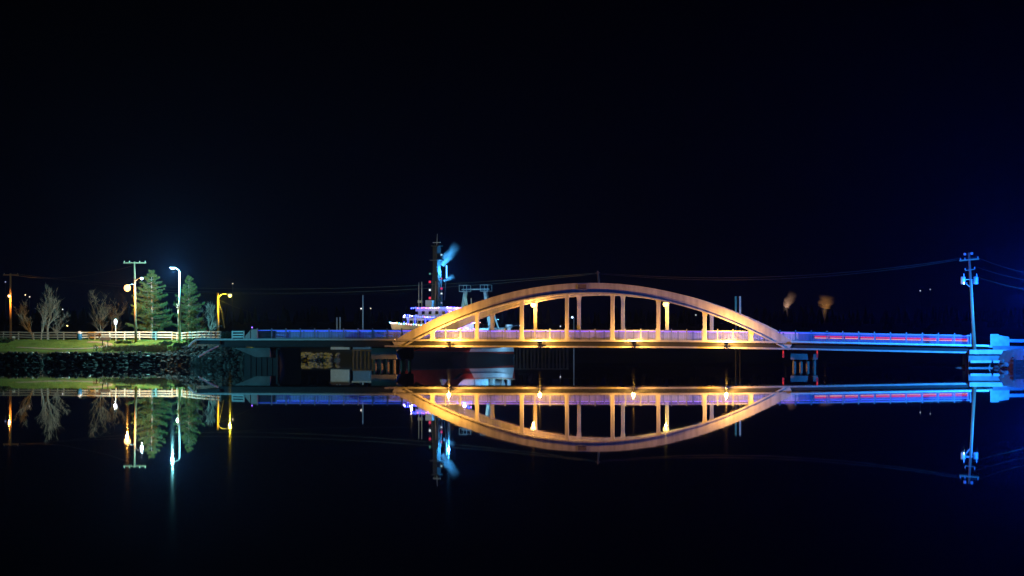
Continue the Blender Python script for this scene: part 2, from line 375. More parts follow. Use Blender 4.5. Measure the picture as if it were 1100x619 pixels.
# red navigation markers on the right pier
for px, yy in ((841.5, -.3), (878, -.3)):
    t = bt(px); b = MB().box(t-.1, t+.1, yy-.1, yy+.1, 1.05, 2.02).build('navigation_marker', mat('marker_red',(.6,.03,.03),.5), bridge)
    MB().tube([(t,yy-.13,1.5),(t,yy-.13,1.8)], .05, 6).build('marker_light', glow('nav_red', (1,.05,.06), .9), b)

# ------------------------------------------------------------------ floodlights on outriggers and street lamps on the hangers
AMB = (1.0, .48, .08)
fl = [bt(485.5), bt(582.5), bt(682.5), bt(781.5)]
order = ['leftmost', 'second from left', 'third from left', 'rightmost']
for i, t in enumerate(fl):
    z = dz(t); y = -1.6
    p = bw(t, y, z-.25)
    f = empty('floodlight', p, -A, 'amber floodlight on a bracket below the arch railing, %s of the four' % order[i], 'floodlight', 'floodlights along the near bridge edge')
    hs = MB(); hs.loft([[(-.2,-.14,-.15),(.2,-.14,-.15),(.2,.14,-.15),(-.2,.14,-.15)],[(-.27,-.18,.1),(.27,-.18,.1),(.27,.18,.1),(-.27,.18,.1)]])
    hs.build('housing', BLK, f)
    MB().box(-.23,.23,-.15,.15,.105,.125).build('lens', glow('amber_lens', (1,.72,.3), 30), f)
    MB().box(-.15,.15,.185,.5,.11,.125).build('shield', BLK, f)  # plate added to shade the flange below the lamp
    MB().bar((0,.12,-.2),(0,1.0,-.2),.1).bar((0,.1,-.2),(0,1.0,-.75),.08).build('bracket', BLK, f)
    lamp('floodlight_beam', (0,0,.30), AMB, (3900, 2100, 2100, 3900)[i], .1, f)
SOD = (1.0, .43, .07); SODY = (1.0, .66, .06)
for t, c, pw, lb in ((HT[2], SOD, 1100, 'orange sodium lamp on the far arch hanger, left of the crown'), (HT[5], SODY, 800, 'yellow sodium lamp on the far arch hanger, right of the crown')):
    b = empty('bridge_lamp', bw(t, SEP-.21, 7.05), -A, lb, 'lamp', 'lamps on the bridge hangers')
    MB().tube([(0,0,-.2),(0,-.5,.1),(0,-1.2,.14)], .04, 6).build('bracket', GALV, b)
    MB().lathe([(.08,.16),(.2,.13),(.24,.02),(.2,.0)], (0,-1.25,.0)).build('hood', GALV, b)
    MB().ball((0,-1.25,-.16), .31).build('bulb', glow('sod_%d' % pw, (1,.55,.2) if c is SOD else (1,.68,.14), 6), b, True)
    lamp('bridge_lamp_light', (0,-1.25,-.58), c, pw, .08, b)

# ------------------------------------------------------------------ poles, street lamps, wires
def cat_wire(name, a, b, sag, label, r=.015, n=28):
    a = Vector(a); b = Vector(b)
    pts = [a.lerp(b, i/n)-Vector((0,0,sag*4*(i/n)*(1-i/n))) for i in range(n+1)]
    return tag(MB().tube(pts, r, 5).build(name, WIREM), label, 'wire', 'overhead wires')
def bulb(parent, c, r, colr, strength, name='bulb', sz=1): return MB().ball(c, r, 12, 8, sz).build(name, glow('g_%s_%g_%g' % (parent.name, strength, c[0]), colr, strength), parent, True)
def gz(px, Y): x = atx(px, Y); return Vector((x, Y, ground(x, Y)-.03))
def insulators(parent, pts):
    for p in pts: MB().lathe([(.05,0),(.07,.05),(.04,.1),(.06,.14),(.02,.2)], p, 8).build('insulator', mat('porcelain',(.45,.40,.35),.3), parent)

# A: wooden utility pole with sodium lamp
Yp = 256; b = gz(146, Yp)
def rel(px, py, Y, base): return at(px, py, Y)-base
P = empty('utility_pole', b, 0, 'wooden utility pole with bright orange lamp and short crossarm beside the lawn', 'utility pole')
top = rel(144.3, 281, Yp, b)
MB().tube([(0,0,0), top*.5+Vector((.02,0,0)), top], [.17,.14,.11], 8).build('pole', WOOD, P, True)
MB().bar(rel(132.5,282.5,Yp-.2,b), rel(157,282.5,Yp-.2,b), .11, .13).build('crossarm', WOOD, P)
insulators(P, [rel(px,281.8,Yp-.2,b) for px in (133.5,139,150,156)])
l1 = rel(136.8,309.5,Yp-1.5,b)
MB().tube([rel(144.8,306,Yp,b), rel(141,305.4,Yp-.6,b), l1+Vector((.1,0,.25))], .035, 6).build('lamp_arm', GALV, P)
MB().lathe([(.06,.42),(.2,.36),(.34,.22),(.32,.16)], l1).build('lamp_hood', GALV, P)
bulb(P, l1, .42, (1,.52,.16), 5, 'lamp_globe'); lamp('street_light', l1-Vector((0,0,.55)), SOD, 7000, .1, P)
l2 = rel(152.3,299.4,Yp-1.0,b)
MB().tube([rel(145.2,302.5,Yp,b), rel(148,299.8,Yp-.5,b), l2+Vector((-.2,0,.1))], .035, 6).build('lamp_arm', GALV, P)
MB().lathe([(.05,.2),(.2,.16),(.24,.08),(.2,.06)], l2).build('lamp_hood', GALV, P)
bulb(P, l2, .15, (.55,.75,1), 12, 'lamp_globe'); lamp('street_light', l2-Vector((0,0,.28)), (.5,.85,1), 500, .1, P)
poleA = (Vector(b)+top)
# B: tall cobra-head lamp
Yp = 252; b = gz(193, Yp)
P = empty('street_lamp', b, 0, 'tall pale steel lamp post with cold blue-white head in front of the pines', 'street lamp')
top = rel(193, 291.5, Yp, b)
MB().tube([(0,0,0),(0,0,top.z*.6),top], [.15,.12,.09], 8).build('pole', GALV, P, True)
l1 = rel(186, 287.6, Yp-.6, b)
MB().tube([top, rel(190.6,288.8,Yp-.3,b), l1+Vector((.15,0,.04))], .05, 6).build('lamp_arm', GALV, P)
MB().loft([[l1+Vector(v) for v in ((-.42,-.14,-.02),(-.42,.14,-.02),(-.38,.1,.1),(-.38,-.1,.1))],[l1+Vector(v) for v in ((.3,-.12,0),(.3,.12,0),(.26,.08,.13),(.26,-.08,.13))]]).build('lamp_head', GALV, P)
MB().ball(l1+Vector((-.08,0,-.08)), .2, 12, 6, .6).build('lamp_lens', glow('cold_lens', (.45,.75,1), 30), P, True)
lamp('street_light', l1+Vector((-.08,-.02,-.36)), (.22,.85,.95), 17000, .12, P)
# globe lamp beyond
Yp = 276; b = gz(191.3, Yp); P = empty('globe_lamp', b, 0, 'small round white globe lamp just behind the tall steel post', 'street lamp')
g = rel(191.3, 328.5, Yp, b)
MB().tube([(0,0,0), g-Vector((0,0,.3))], .05, 6).build('pole', GALV, P)
bulb(P, g, .27, (.8,1,.85), 6, 'globe', 1.25); lamp('globe_light', g-Vector((0,.42,0)), (.55,1,.6), 1500, .1, P)
# white lantern
Yp = 258; b = gz(124.6, Yp); P = empty('lantern_post', b, 0, 'short white lantern on a thin post behind the white fence', 'lantern')
g = rel(124.2, 346.3, Yp, b)
MB().tube([(0,0,0), g-Vector((0,0,.28))], .045, 6).build('post', WHITE, P)
MB().lathe([(.16,-.28),(.24,.16),(.22,.2)], g, 6).build('lantern_glass', glow('lantern', (.85,.88,1), 2.2), P)
MB().lathe([(.28,.2),(.16,.32),(.04,.44)], g, 6).build('lantern_cap', WHITE, P)
lamp('lantern_light', g+Vector((0,-.45,-.1)), (.8,.9,1), 60, .1, P)
# yellow lamp on wooden pole
Yp = 306; b = Vector((atx(234.2,Yp), Yp, 3.0)); P = empty('lamp_pole', b, 0, 'wooden pole with curved arm and yellow lamp behind the bridge end', 'street lamp')
top = rel(233.8, 314.5, Yp, b)
MB().tube([(0,0,0), top], [.2,.14], 8).build('pole', WOODL, P, True)
l1 = rel(247, 317.5, Yp-.6, b)
MB().tube([rel(234.2,321,Yp,b), rel(236.5,317.3,Yp-.2,b), rel(240,315.8,Yp-.3,b), l1+Vector((-.1,0,.28))], .045, 6).build('lamp_arm', GALV, P)
MB().lathe([(.06,.4),(.18,.34),(.26,.16)], l1).build('lamp_hood', GALV, P)
bulb(P, l1, .27, (1,.75,.16), 6, 'lamp_globe'); lamp('street_light', l1-Vector((0,0,.4)), (1,.78,.03), 6000, .1, P)
MB().tube([rel(235,322,Yp,b), rel(238.5,338,Yp-1,b), rel(241.5,354,Yp-2,b)], .03, 5).build('guy_wire', WIREM, P)
poleY = b+top
# far-left pole
Yp = 345; b = Vector((atx(11.5,Yp), Yp, 3.1)); P = empty('utility_pole', b, 0, 'wooden pole with wide T crossarm and small orange lamp at the far left', 'utility pole')
top = rel(11.2, 294, Yp, b)
MB().tube([(0,0,0), top], [.22,.15], 8).build('pole', WOODL, P, True)
MB().bar(rel(3.5,295.4,Yp,b), rel(20,295.6,Yp,b), .16, .18).build('crossarm', WOODL, P)
insulators(P, [rel(px,294.6,Yp,b) for px in (4.5,19)])
l1 = rel(10, 318, Yp-1.4, b)
MB().tube([rel(11.3,315.5,Yp,b), l1+Vector((.05,.3,.3)), l1+Vector((0,0,.25))], .045, 6).build('lamp_arm', GALV, P)
MB().lathe([(.06,.4),(.2,.34),(.28,.16)], l1).build('lamp_hood', GALV, P)
bulb(P, l1, .24, (1,.55,.2), 6, 'lamp_globe'); lamp('street_light', l1-Vector((0,0,.37)), SOD, 1500, .1, P)
poleL = b+top
# right utility pole with transformers and a blue floodlight
b = bw(bt(1044.5), -1.0, 1.895); b.x += .2; Yp = b.y
P = empty('utility_pole', b, 0, 'tall leaning wooden pole with two transformers and a blue floodlight on the right bank', 'utility pole')
top = rel(1040.8, 271.5, Yp, b)
MB().tube([(0,0,0), top*.5, top], [.2,.165,.12], 8).build('pole', WOOD, P, True)
MB().tube([rel(1046.5,372,Yp-.1,b), rel(1044.6,320,Yp-.1,b), rel(1043.6,300,Yp-.1,b)], .07, 6).build('riser_conduit', GALV, P)
MB().bar(rel(1030.6,280.2,Yp-.2,b), rel(1051.6,278.2,Yp-.2,b), .13, .15).build('crossarm', WOODL, P)
MB().bar(rel(1036.5,290.8,Yp-.2,b), rel(1047.5,289.2,Yp-.2,b), .09, .1).build('crossarm', WOOD, P)
insulators(P, [rel(px,py,Yp-.2,b) for px, py in ((1031.8,279.2),(1036.5,278.8),(1050.5,277.4),(1036.8,290),(1047,288.6))])
for px, py in ((1036.3,273.2),(1043.8,272.4)): MB().lathe([(.05,-.12),(.15,-.1),(.15,.1),(.05,.14)], rel(px,py,Yp-.2,b), 8).build('cutout', mat('porcelain',(.45,.40,.35),.3), P)
for px in (1034.6, 1048.3):
    c = rel(px, 301.5, Yp-.3, b)
    tb = MB().lathe([(.2,-.38),(.25,-.36),(.25,.34),(.22,.4),(.05,.42)], c, 12).build('transformer', GALV, P)
    MB().lathe([(.04,.4),(.06,.5),(.03,.72)], c+Vector((.08,0,0)), 8).build('bushing', WHITE, tb)
    MB().bar(c+Vector((0,.1,.1)), rel(1042,300.5,Yp,b), .07).build('hanger_bracket', GALV, tb)
c = rel(1037, 304.4, Yp-.7, b)
MB().bar(c, rel(1042,308.5,Yp,b), .07).build('floodlight_arm', GALV, P)
MB().loft([[c+Vector(v) for v in ((-.12,-.15,-.1),(-.12,.15,-.1),(-.12,.15,.13),(-.12,-.15,.13))],[c+Vector(v) for v in ((.2,-.08,-.05),(.2,.08,-.05),(.2,.08,.1),(.2,-.08,.1))]]).build('floodlight_head', BLK, P)
MB().box(c.x-.15, c.x-.125, c.y-.13, c.y+.13, c.z-.08, c.z+.11).build('floodlight_lens', glow('blue_lens', (.25,.55,1), 25), P)
lamp('floodlight_beam', c+Vector((-.2,-.05,0)), (.06,.42,1.0), 1500, .12, P, 100, bw(-22, -3, 1.5)-b, .5)
poleR = b+top; fR = b+c
# wires
mast = bw(.86, 0, 10.2)
for i, (dx, dzz) in enumerate(((-.45,-.1),(.4,-.2))):
    cat_wire('overhead_wire', at((1031.8,1050.5)[i], (277.6,275.8)[i], poleR.y-.2), mast+Vector((0,0,dzz+.05)), 1.15+.25*i, ['upper', 'lower'][i]+' wire from the right bank pole sagging to the arch crown')
    cat_wire('overhead_wire', mast+Vector((0,0,dzz+.05)), poleL+Vector((.6*i,0,.1)), 2.2+.5*i, ['upper', 'lower'][i]+' wire from the arch crown to the T crossarm pole', .013, 40)
cat_wire('overhead_wire', at(146,313.2,256), at(440,314.5,345), .35, 'pale level wire running right from the left bank pole behind the lamps')
cat_wire('overhead_wire', poleY-Vector((0,0,1.0)), at(364,344.5,349), 1.5, 'yellow-lit wire drooping from the yellow lamp pole to the shed')
cat_wire('overhead_wire', poleL-Vector((0,0,.2)), poleA-Vector((0,0,.5)), 1.0, 'wire between the T crossarm pole and the lawn utility pole')
for i in range(3):
    cat_wire('overhead_wire', at(1050.5-4*i,277+9*i,207.8), at(1160,(300,306,316)[i],200), .5, ['highest','middle','lowest'][i]+' of the wires leaving the right pole past the frame edge', .009)

# street lamp just outside the frame, implied by the blue light and glow at the right edge
def shore_lamp(x, y, z0, h, c, pw, lb):
    P = empty('street_lamp', (x, y, z0), 0, lb, 'street lamp')
    MB().tube([(0,0,0),(0,0,h)], [.14,.09], 8).build('pole', GALV, P)
    MB().tube([(0,0,h),(0,.3,h+.3),(0,1.0,h+.4)], .05, 6).build('lamp_arm', GALV, P)
    MB().loft([[(-.15,.9,h+.33),(.15,.9,h+.33),(.1,.9,h+.48),(-.1,.9,h+.48)],[(-.15,1.6,h+.33),(.15,1.6,h+.33),(.1,1.6,h+.48),(-.1,1.6,h+.48)]]).build('lamp_head', GALV, P)
    MB().ball((0,1.25,h+.28), .18, 10, 6, .6).build('lamp_lens', glow('shore_'+lb[:8], c, 30), P)
    lamp('street_light', (0,1.25,h+.0), (.004,.10,1), pw*1.6, .12, P)
    lamp('street_light_beam', (0,1.25,h-.05), c, pw, .12, P, 72, Vector((42.5, 213.5, 2.2))-Vector((x, y, z0)), .9)
shore_lamp(51.6, 198.5, 1.5, 6.0, (.035,.46,.95), 34000, 'blue street lamp just beyond the right edge of the picture')
# floodlight post outside the left edge, turned on the bridge end
b = Vector((-71, 209, ground(-71, 209)-.05)); P = empty('floodlight_post', b, 0, 'cold floodlight post just beyond the left edge, turned on the bridge end', 'floodlight')
MB().tube([(0,0,0),(0,0,6.5)], [.13,.09], 8).build('pole', GALV, P)
MB().box(-.25,.14,-.25,.25,6.5,6.85).build('floodlight_head', BLK, P); MB().box(.145,.17,-.2,.2,6.55,6.8).build('floodlight_lens', glow('flood_cold', (.4,.8,1), 20), P)
lamp('floodlight_beam', (.3,0,6.65), (.12,.68,1.0), 52000, .1, P, 26, bw(bt(228), -.6, 2.7)-b, .6)

# ------------------------------------------------------------------ fences
def fence(label, pts, m, h, zfix=None, group='rail fences on the left bank'):
    # pts: list of (px, Y); zfix: level of a paved approach instead of the bank
    gr = (lambda x_, y_: zfix) if zfix else ground
    W = [Vector((atx(px, Y), Y, 0)) for px, Y in pts]
    segs = []; 
    for a, b2 in zip(W, W[1:]):
        n = max(1, round((b2-a).length/2.2)); segs += [a.lerp(b2, i/n) for i in range(n)]
    segs.append(W[-1])
    base = Vector((W[0].x, W[0].y, gr(W[0].x, W[0].y)))
    F = empty('rail_fence', base, 0, label, 'fence', group)
    pm = MB().box(-.075,.075,-.075,.075,-.25,h+.06).mesh('post')
    for p in segs:
        o = link('post', pm, m, F); o.location = (p.x-base.x, p.y-base.y, gr(p.x, p.y)-base.z)
    for a, b2 in zip(segs, segs[1:]):
        for fz in (.34, .64, .97):
            off = Vector((0,-.1,0)); za = gr(a.x,a.y)+h*fz-base.z; zb = gr(b2.x,b2.y)+h*fz-base.z
            MB().bar(Vector((a.x-base.x,a.y-base.y,za))+off, Vector((b2.x-base.x,b2.y-base.y,zb))+off, .04, .14).build('rail', m, F)
fence('white three-rail fence running from the blue barrel to the bridge end', [(86,262),(150,261),(185,258.5),(212,249),(237,238)], WHITE, 1.0)
fence('dull grey three-rail fence behind the bare trees at far left', [(-12,268),(85,263)], GREYP, .98)
fence('short length of white rail fence beside the concrete end block', [(249.5,234.5),(262,232.5)], WHITE, .95, 3.0)

# ------------------------------------------------------------------ trees and shrubs
def bare_tree(px, Y, h, seed, label, spread=.5, trunk=.13, m=BARK, lean=0):
    rnd = random.Random(seed); base = gz(px, Y); T = empty('bare_tree', base, 0, label, 'tree', 'bare trees behind the fence')
    tr_ = MB(); br = MB()
    def grow(p, d, l, r, lev, mb):
        pts = [p]; rr = [r]; n = 4
        for i in range(n):
            d = (d+Vector((rnd.uniform(-1,1), rnd.uniform(-1,1), rnd.uniform(-.3,.4)))*.24).normalized()
            p = p+d*l/n; pts.append(p); rr.append(r*(1-.6*(i+1)/n))
        mb.tube(pts, rr, 5 if lev < 2 else 3, False)
        if lev >= 4: return
        for k in range({0:7,1:5,2:4,3:3}[lev]):
            i = rnd.randint(1, n); a = rnd.uniform(0, 6.28)
            side = Vector((math.cos(a), math.sin(a), rnd.uniform(.05,.8)))
            grow(pts[i], (d*.7+side*spread).normalized(), l*rnd.uniform(.42,.68), max(rr[i]*.75, .012), lev+1, br)
    grow(Vector((0,0,-.1)), Vector((lean,0,1)).normalized(), h*.55, trunk, 0, tr_)
    tr_.build('trunk', m, T, True); br.build('crown', m, T, True)
BARKL = mat('pale_bark', (.42,.40,.37), .9, scale=4, bump=.5)
bare_tree(37, 270, 6.0, 3, 'bare pale tree leaning left, leftmost of the group by the grey fence', .55, .14, BARKL, -.28)
bare_tree(44, 271, 6.0, 5, 'bare upright tree, middle of the group by the grey fence', .45, .12, BARKL)
bare_tree(51, 272, 7.2, 8, 'tallest bare tree by the grey fence', .45, .15, BARKL, .08)
bare_tree(62, 272, 3.8, 11, 'low bushy bare tree right of the tall one by the grey fence', .7, .08, BARKL)
bare_tree(112, 272, 6.2, 14, 'bare branching tree leaning left behind the white lantern', .65, .12, BARK, -.25)
bare_tree(118, 273, 5.8, 15, 'bare tree just right of the white lantern', .6, .11, BARK, .1)
bare_tree(214, 268, 5.4, 21, 'bare tree right of the pines, nearer the tall steel lamp', .45, .10, BARKL)
bare_tree(222, 267, 5.4, 24, 'bare tree right of the pines, nearer the yellow lamp pole', .45, .10, BARKL, .06)
def blades(mb, c, rnd, n, ln, wd, d0, spread):
    for _ in range(n):
        d = (d0+Vector((rnd.gauss(0,1), rnd.gauss(0,1), rnd.gauss(0,1)))*spread).normalized(); l = ln*rnd.uniform(.6,1.25)
        s = d.cross(Vector((rnd.gauss(0,1), rnd.gauss(0,1), rnd.gauss(0,1)))).normalized()*wd
        mb.add([c-s, c+s, c+d*l], [(0,1,2)])
def pine(px, Y, ytop, wpx, seed, label, trunkm=BARK):
    rnd = random.Random(seed); base = gz(px, Y); H = at(px, ytop, Y).z-base.z; Wd = wpx/FPX*Y
    T = empty('pine_tree', base, 0, label, 'tree', 'pines behind the fence')
    tm = MB(); tm.tube([(0,0,-.1),(.05,0,H*.4),(-.04,.05,H*.75),(0,0,H*.98)], [.17,.13,.07,.02], 7)
    lm = MB(); nd = MB()
    z = H*.14
    while z < H*.985:
        f = z/H; maxr = Wd*(interp(f, [(0,.75),(.2,1.0),(.4,.98),(.6,.8),(.8,.48),(1,.08)]))
        nb = rnd.randint(4,6); a0 = rnd.uniform(0,6.28)
        for k in range(nb):
            a = a0+6.28*k/nb+rnd.uniform(-.35,.35); ln = maxr*rnd.uniform(.55,1.1); zz = z+rnd.uniform(-.2,.2)
            up = rnd.uniform(-.02,.28); pts = []
            for i in range(5):
                q = i/4; pts.append(Vector((math.cos(a)*ln*q, math.sin(a)*ln*q, zz+ln*(up*q-.1*math.sin(q*3.14)))))
            lm.tube(pts, [.035,.03,.022,.015,.008], 4, False)
            m = int(9+ln*15)
            for i in range(m):
                q = rnd.uniform(.22,1.02); j = min(int(q*4), 3); p = pts[j].lerp(pts[j+1], min(q*4-j,1.0))
                o = Vector((-math.sin(a), math.cos(a), 0))*rnd.gauss(0, .16*ln*(1.15-q*.55))
                c = p+o+Vector((0,0,rnd.uniform(-.04,.12)))
                blades(nd, c, rnd, 13, .24, .024, Vector((math.cos(a)*.6, math.sin(a)*.6, .55)), .55)
        z += rnd.uniform(.40,.60)*(1.05-.4*f)
    tm.build('trunk', trunkm, T, True); lm.build('limbs', BARK, T); nd.build('crown', NEED, T)
pine(163, 263, 291, 25, 31, 'taller bushy pine behind the fence, left of the steel lamp post', BARKL)
pine(203, 264, 297.5, 19, 37, 'shorter dense pine behind the fence, right of the steel lamp post')
def shrub(px, Y, rx, rz, seed, label, m=LEAF, zoff=0, name='shrub', wd=.035):
    rnd = random.Random(seed); base = gz(px, Y)+Vector((0,0,zoff)); S = empty(name, base, 0, label, 'shrub', 'shrubs on the left bank'); st = MB(); lf = MB()
    for k in range(int(26+rx*20)):
        a = rnd.uniform(0,6.28); q = rnd.uniform(.1,1)**.6; tip = Vector((math.cos(a)*rx*q, math.sin(a)*rx*.7*q, rz*rnd.uniform(.5,1)*math.sqrt(max(1-.75*q*q,.1))))
        st.tube([Vector((tip.x*.15,tip.y*.15,0)), tip*.6, tip], [.02,.012,.006], 3, False)
        for _ in range(7): blades(lf, tip*rnd.uniform(.35,1.0)+Vector((rnd.gauss(0,.1),rnd.gauss(0,.1),rnd.gauss(0,.05))), rnd, 10, .14, wd, Vector((0,0,.6)), .8)
    st.build('stems', BARK, S); lf.build('foliage', m, S)
shrub(5, 256, 1.35, .75, 41, 'dark rounded evergreen shrub on the lawn at the left edge')
shrub(243, 235.5, .8, 1.2, 43, 'dark bush standing in the gap between the white fences', LEAF, 2.98-gz(243, 235.5).z)
p = onlawn(128, 369); shrub(128, p.y, .55, .35, 45, 'small low shrub on the lawn left of the utility pole')
p = onlawn(135, 369); shrub(137, p.y, .8, .3, 46, 'low spreading shrub at the foot of the utility pole')
p = onlawn(197, 372); shrub(196, p.y, 1.3, .6, 47, 'low green shrub on the bank below the steel lamp post')
shrub(180, 252, 1.0, .45, 48, 'low shrub in front of the white fence below the pines')
# dry brush and riprap: uncountable
rnd = random.Random(5); br = MB()
for _ in range(1500):
    px = rnd.gauss(158, 26); 
    if px < 100 or px > 216: continue
    Y = shore(atx(px,248))+rnd.uniform(1.3, 5.5); x = atx(px, Y); c = Vector((x, Y, ground(x, Y)-.05))
    blades(br, c, rnd, 5, .55, .018, Vector((0,0,1)), .3)
struct(br.build('dry_brush', DRY), 'stuff')
g = MB()
for _ in range(9000):
    px = rnd.uniform(-10, 215); Y = rnd.uniform(249.5, 263); x = atx(px, Y)
    blades(g, Vector((x, Y, ground(x, Y)-.02)), rnd, 2, .10, .012, Vector((0,0,1)), .35)
tg = g.build('lawn_grass', mat('grass_blades', (.12,.19,.04), .9, scale=.5, c2=(.06,.10,.02), bump=0, spec=.1)); struct(tg, 'stuff')
def rock_mesh(mb, c, r, rnd):
    s = [rnd.uniform(.7,1.3), rnd.uniform(.7,1.2), rnd.uniform(.45,.8)]; n, m = 7, 5; off = rnd.uniform(0,100); rings = []
    for i in range(m+1):
        th = math.pi*i/m; ring = []
        for k in range(n):
            ph = 2*math.pi*k/n+rnd.uniform(-.15,.15); d = Vector((math.sin(th)*math.cos(ph), math.sin(th)*math.sin(ph), -math.cos(th)))
            q = r*(1+.35*mnoise.noise(d*1.3+Vector((off,0,0))))
            ring.append((c[0]+d.x*q*s[0], c[1]+d.y*q*s[1], c[2]+d.z*q*s[2]))
        rings.append(ring)
    mb.loft(rings)
rp = MB()
for _ in range(1100):
    x = rnd.uniform(-63, -31) if rnd.random() < .7 else rnd.uniform(-42, -29.8); w_ = sst(-43, -38, x); d = rnd.uniform(-.45, 1.1+3.4*w_); Y = shore(x)+d
    rock_mesh(rp, (x, Y, ground(x, Y)+rnd.uniform(-.08,.08)), rnd.uniform(.13,.30+.08*w_), rnd)
for _ in range(220):
    Y = rnd.uniform(229.5, 242); x = min(redge(Y)+rnd.uniform(-3.4, -1.0), -30.2)
    rock_mesh(rp, (x, Y, ground(x, Y)+rnd.uniform(-.05,.1)), rnd.uniform(.16,.38), rnd)
struct(rp.build('riprap', ROCK), 'stuff')
rq = MB()
for _ in range(240):
    x = rnd.uniform(49.3, 60); Y = rshore(x)+rnd.uniform(-.6, 3.8)
    rock_mesh(rq, (x, Y, rground(x, Y)+rnd.uniform(-.05,.15)), rnd.uniform(.18,.45), rnd)
struct(rq.build('riprap', ROCK), 'stuff')
ROCKP = mat('pale_rock', (.50,.44,.36), .85, scale=2, var=.4, bump=.5)
for px, py, Y, r, lb in ((207,382.5,242,.42,'pale upright boulder on the left bank rocks'), (222.5,381,237,.5,'tan boulder at the foot of the drain pipe'), (72,381,248.2,.34,'pale boulder below the lawn path, right one of a pair'), (66,380,248.2,.28,'small pale boulder below the lawn path, left one of a pair'),
                         (159,384.5,247,.36,'light boulder at the water edge below the dry brush'), (34,379.6,248.4,.3,'pale boulder at the lawn edge near the left frame edge'), (226,386.5,234,.36,'light boulder near the water by the bridge end'), (96,382,247.6,.34,'grey boulder below the information board')):
    mb = MB(); p = onlawn(px, py, 230.); rock_mesh(mb, (0,0,0), r, rnd); o = mb.build('boulder', ROCKP); o.location = (p.x, p.y, ground(p.x, p.y)+r*.15); tag(o, lb, 'boulder', 'boulders on the left bank')

# ------------------------------------------------------------------ things on the lawn
b = gz(85.4, 260.6); B = empty('litter_barrel', b, 0, 'blue litter barrel with pale domed lid by the fence', 'barrel')
MB().lathe([(.24,.04),(.29,.1),(.30,.42),(.31,.45),(.30,.5),(.30,.78),(.28,.84)], n=16).build('drum', mat('blue_drum',(.02,.16,.36),.45), B, True)
MB().lathe([(.33,.84),(.34,.9),(.30,1.04),(.18,1.14),(.03,1.18)], n=16).build('lid', mat('pale_lid',(.75,.66,.7),.5), B, True)
b = gz(101, 259.5); B = empty('park_bench', b, 0, 'long brown wooden bench on the lawn beside the barrel', 'bench')
for i in range(3): MB().box(-.85,.85,-.2+.15*i,-.08+.15*i,.42,.47).build('seat_plank', TIMB, B)
for i in range(2): MB().box(-.85,.85,.27,.31,.55+.16*i,.68+.16*i).build('back_plank', TIMB, B)
for x in (-.65,.65): MB().box(x-.05,x+.05,-.18,.3,0,.415).box(x-.05,x+.05,.315,.36,0,.85).build('leg', TIMB, B)
p = onlawn(113, 372); b = Vector((p.x, p.y, ground(p.x,p.y)-.05)); B = empty('information_board', b, 0, 'dark slanted information board on two legs beside the path', 'information board')
for x in (-.33,.33): MB().bar((x,0,0),(x,0,.85),.09).build('leg', BLK, B)
MB().loft([[(-.62,-.32,.72),(.62,-.32,.72),(.62,-.30,.77),(-.62,-.30,.77)],[(-.62,.34,1.10),(.62,.34,1.10),(.62,.36,1.15),(-.62,.36,1.15)]]).build('panel', BLK, B)
b = gz(15, 257.5); B = empty('small_sign', b, 0, 'small white sign plate on a short post beside the evergreen shrub', 'sign')
MB().bar((0,0,0),(0,0,.5),.05).build('post', GALV, B); MB().box(-.17,.17,-.05,-.03,.35,.62).build('plate', WHITE, B)
b = gz(179, 252.5); B = empty('timber_kerb', b, 0, 'low yellow painted timber beam below the white fence', 'beam'); 
MB().box(-.9,1.2,-.12,.12,.02,.3).build('beam', mat('ochre_paint',(.45,.25,.04),.7), B); MB().box(-.75,-.55,-.14,.14,-.1,.02).build('foot', TIMB, B); MB().box(.85,1.05,-.14,.14,-.1,.02).build('foot', TIMB, B)
b = gz(266, 230.8); b.z = dz(-38); b = bw(bt(266), 1.6, dz(-38)-.1); B = empty('marker_post', b, 0, 'thin post with a small violet light behind the concrete end block', 'post')
MB().tube([(0,0,0),(0,0,1.35)], .04, 6).build('post', BLK, B); MB().ball((0,0,1.42), .07).build('light', glow('violet',(.25,.1,1),5), B)
# ------------------------------------------------------------------ marker posts behind the right haunch
for px, m, lb in ((790.4, mat('green_post',(.06,.28,.2),.6), 'dim green-tinted post rising behind the right end of the arch'), (795, mat('pale_post',(.55,.55,.45),.6), 'pale post rising behind the right end of the arch')):
    Y = 236; P = empty('channel_post', (atx(px,Y), Y, -1.6), 0, lb, 'post', 'posts behind the right haunch')
    h = at(px, 318.5, Y).z+1.6
    MB().tube([(0,0,0),(0,0,h-2.0)], .09, 8).build('pile', TIMB, P); MB().box(-.1,.1,-.1,.1,h-2.0,h).build('sleeve', m, P)

# ------------------------------------------------------------------ far side: wharves, shed, poles, lights
def wharf(label, px0, px1, Y, ztop_, n, beam=True):
    x0, x1 = atx(px0,Y), atx(px1,Y); W = empty('timber_wharf', ((x0+x1)/2, Y, 0), 0, label, 'wharf', 'wharves beyond the bridge'); hw = (x1-x0)/2
    nb = max(3, int(hw*2/.5))
    MB().box(-hw, hw, .05, 4, ztop_-.2, ztop_).build('deck', TIMB, W)
    if beam: MB().box(-hw-.05, hw+.05, -.25, .04, ztop_-.5, ztop_+.12).build('fender_beam', mat('fender_timber',(.52,.40,.18),.85,scale=2,stretch=(.5,4,4)), W)
    for i in range(n):
        MB().tube([(-hw+.2+(2*hw-.4)*i/(n-1), rnd.uniform(-.1,.3), -1.6), (-hw+.2+(2*hw-.4)*i/(n-1)+rnd.uniform(-.08,.08), .15, ztop_-.21+rnd.uniform(-.1,.0))], rnd.uniform(.15,.22), 7).build('pile', TIMB, W)
wharf('low timber wharf lit yellow under the left end of the bridge', 297, 318, 316, 1.5, 5)
wharf('dim timber wharf with closely set piles behind the arch', 546, 611, 392, 2.2, 17, False)
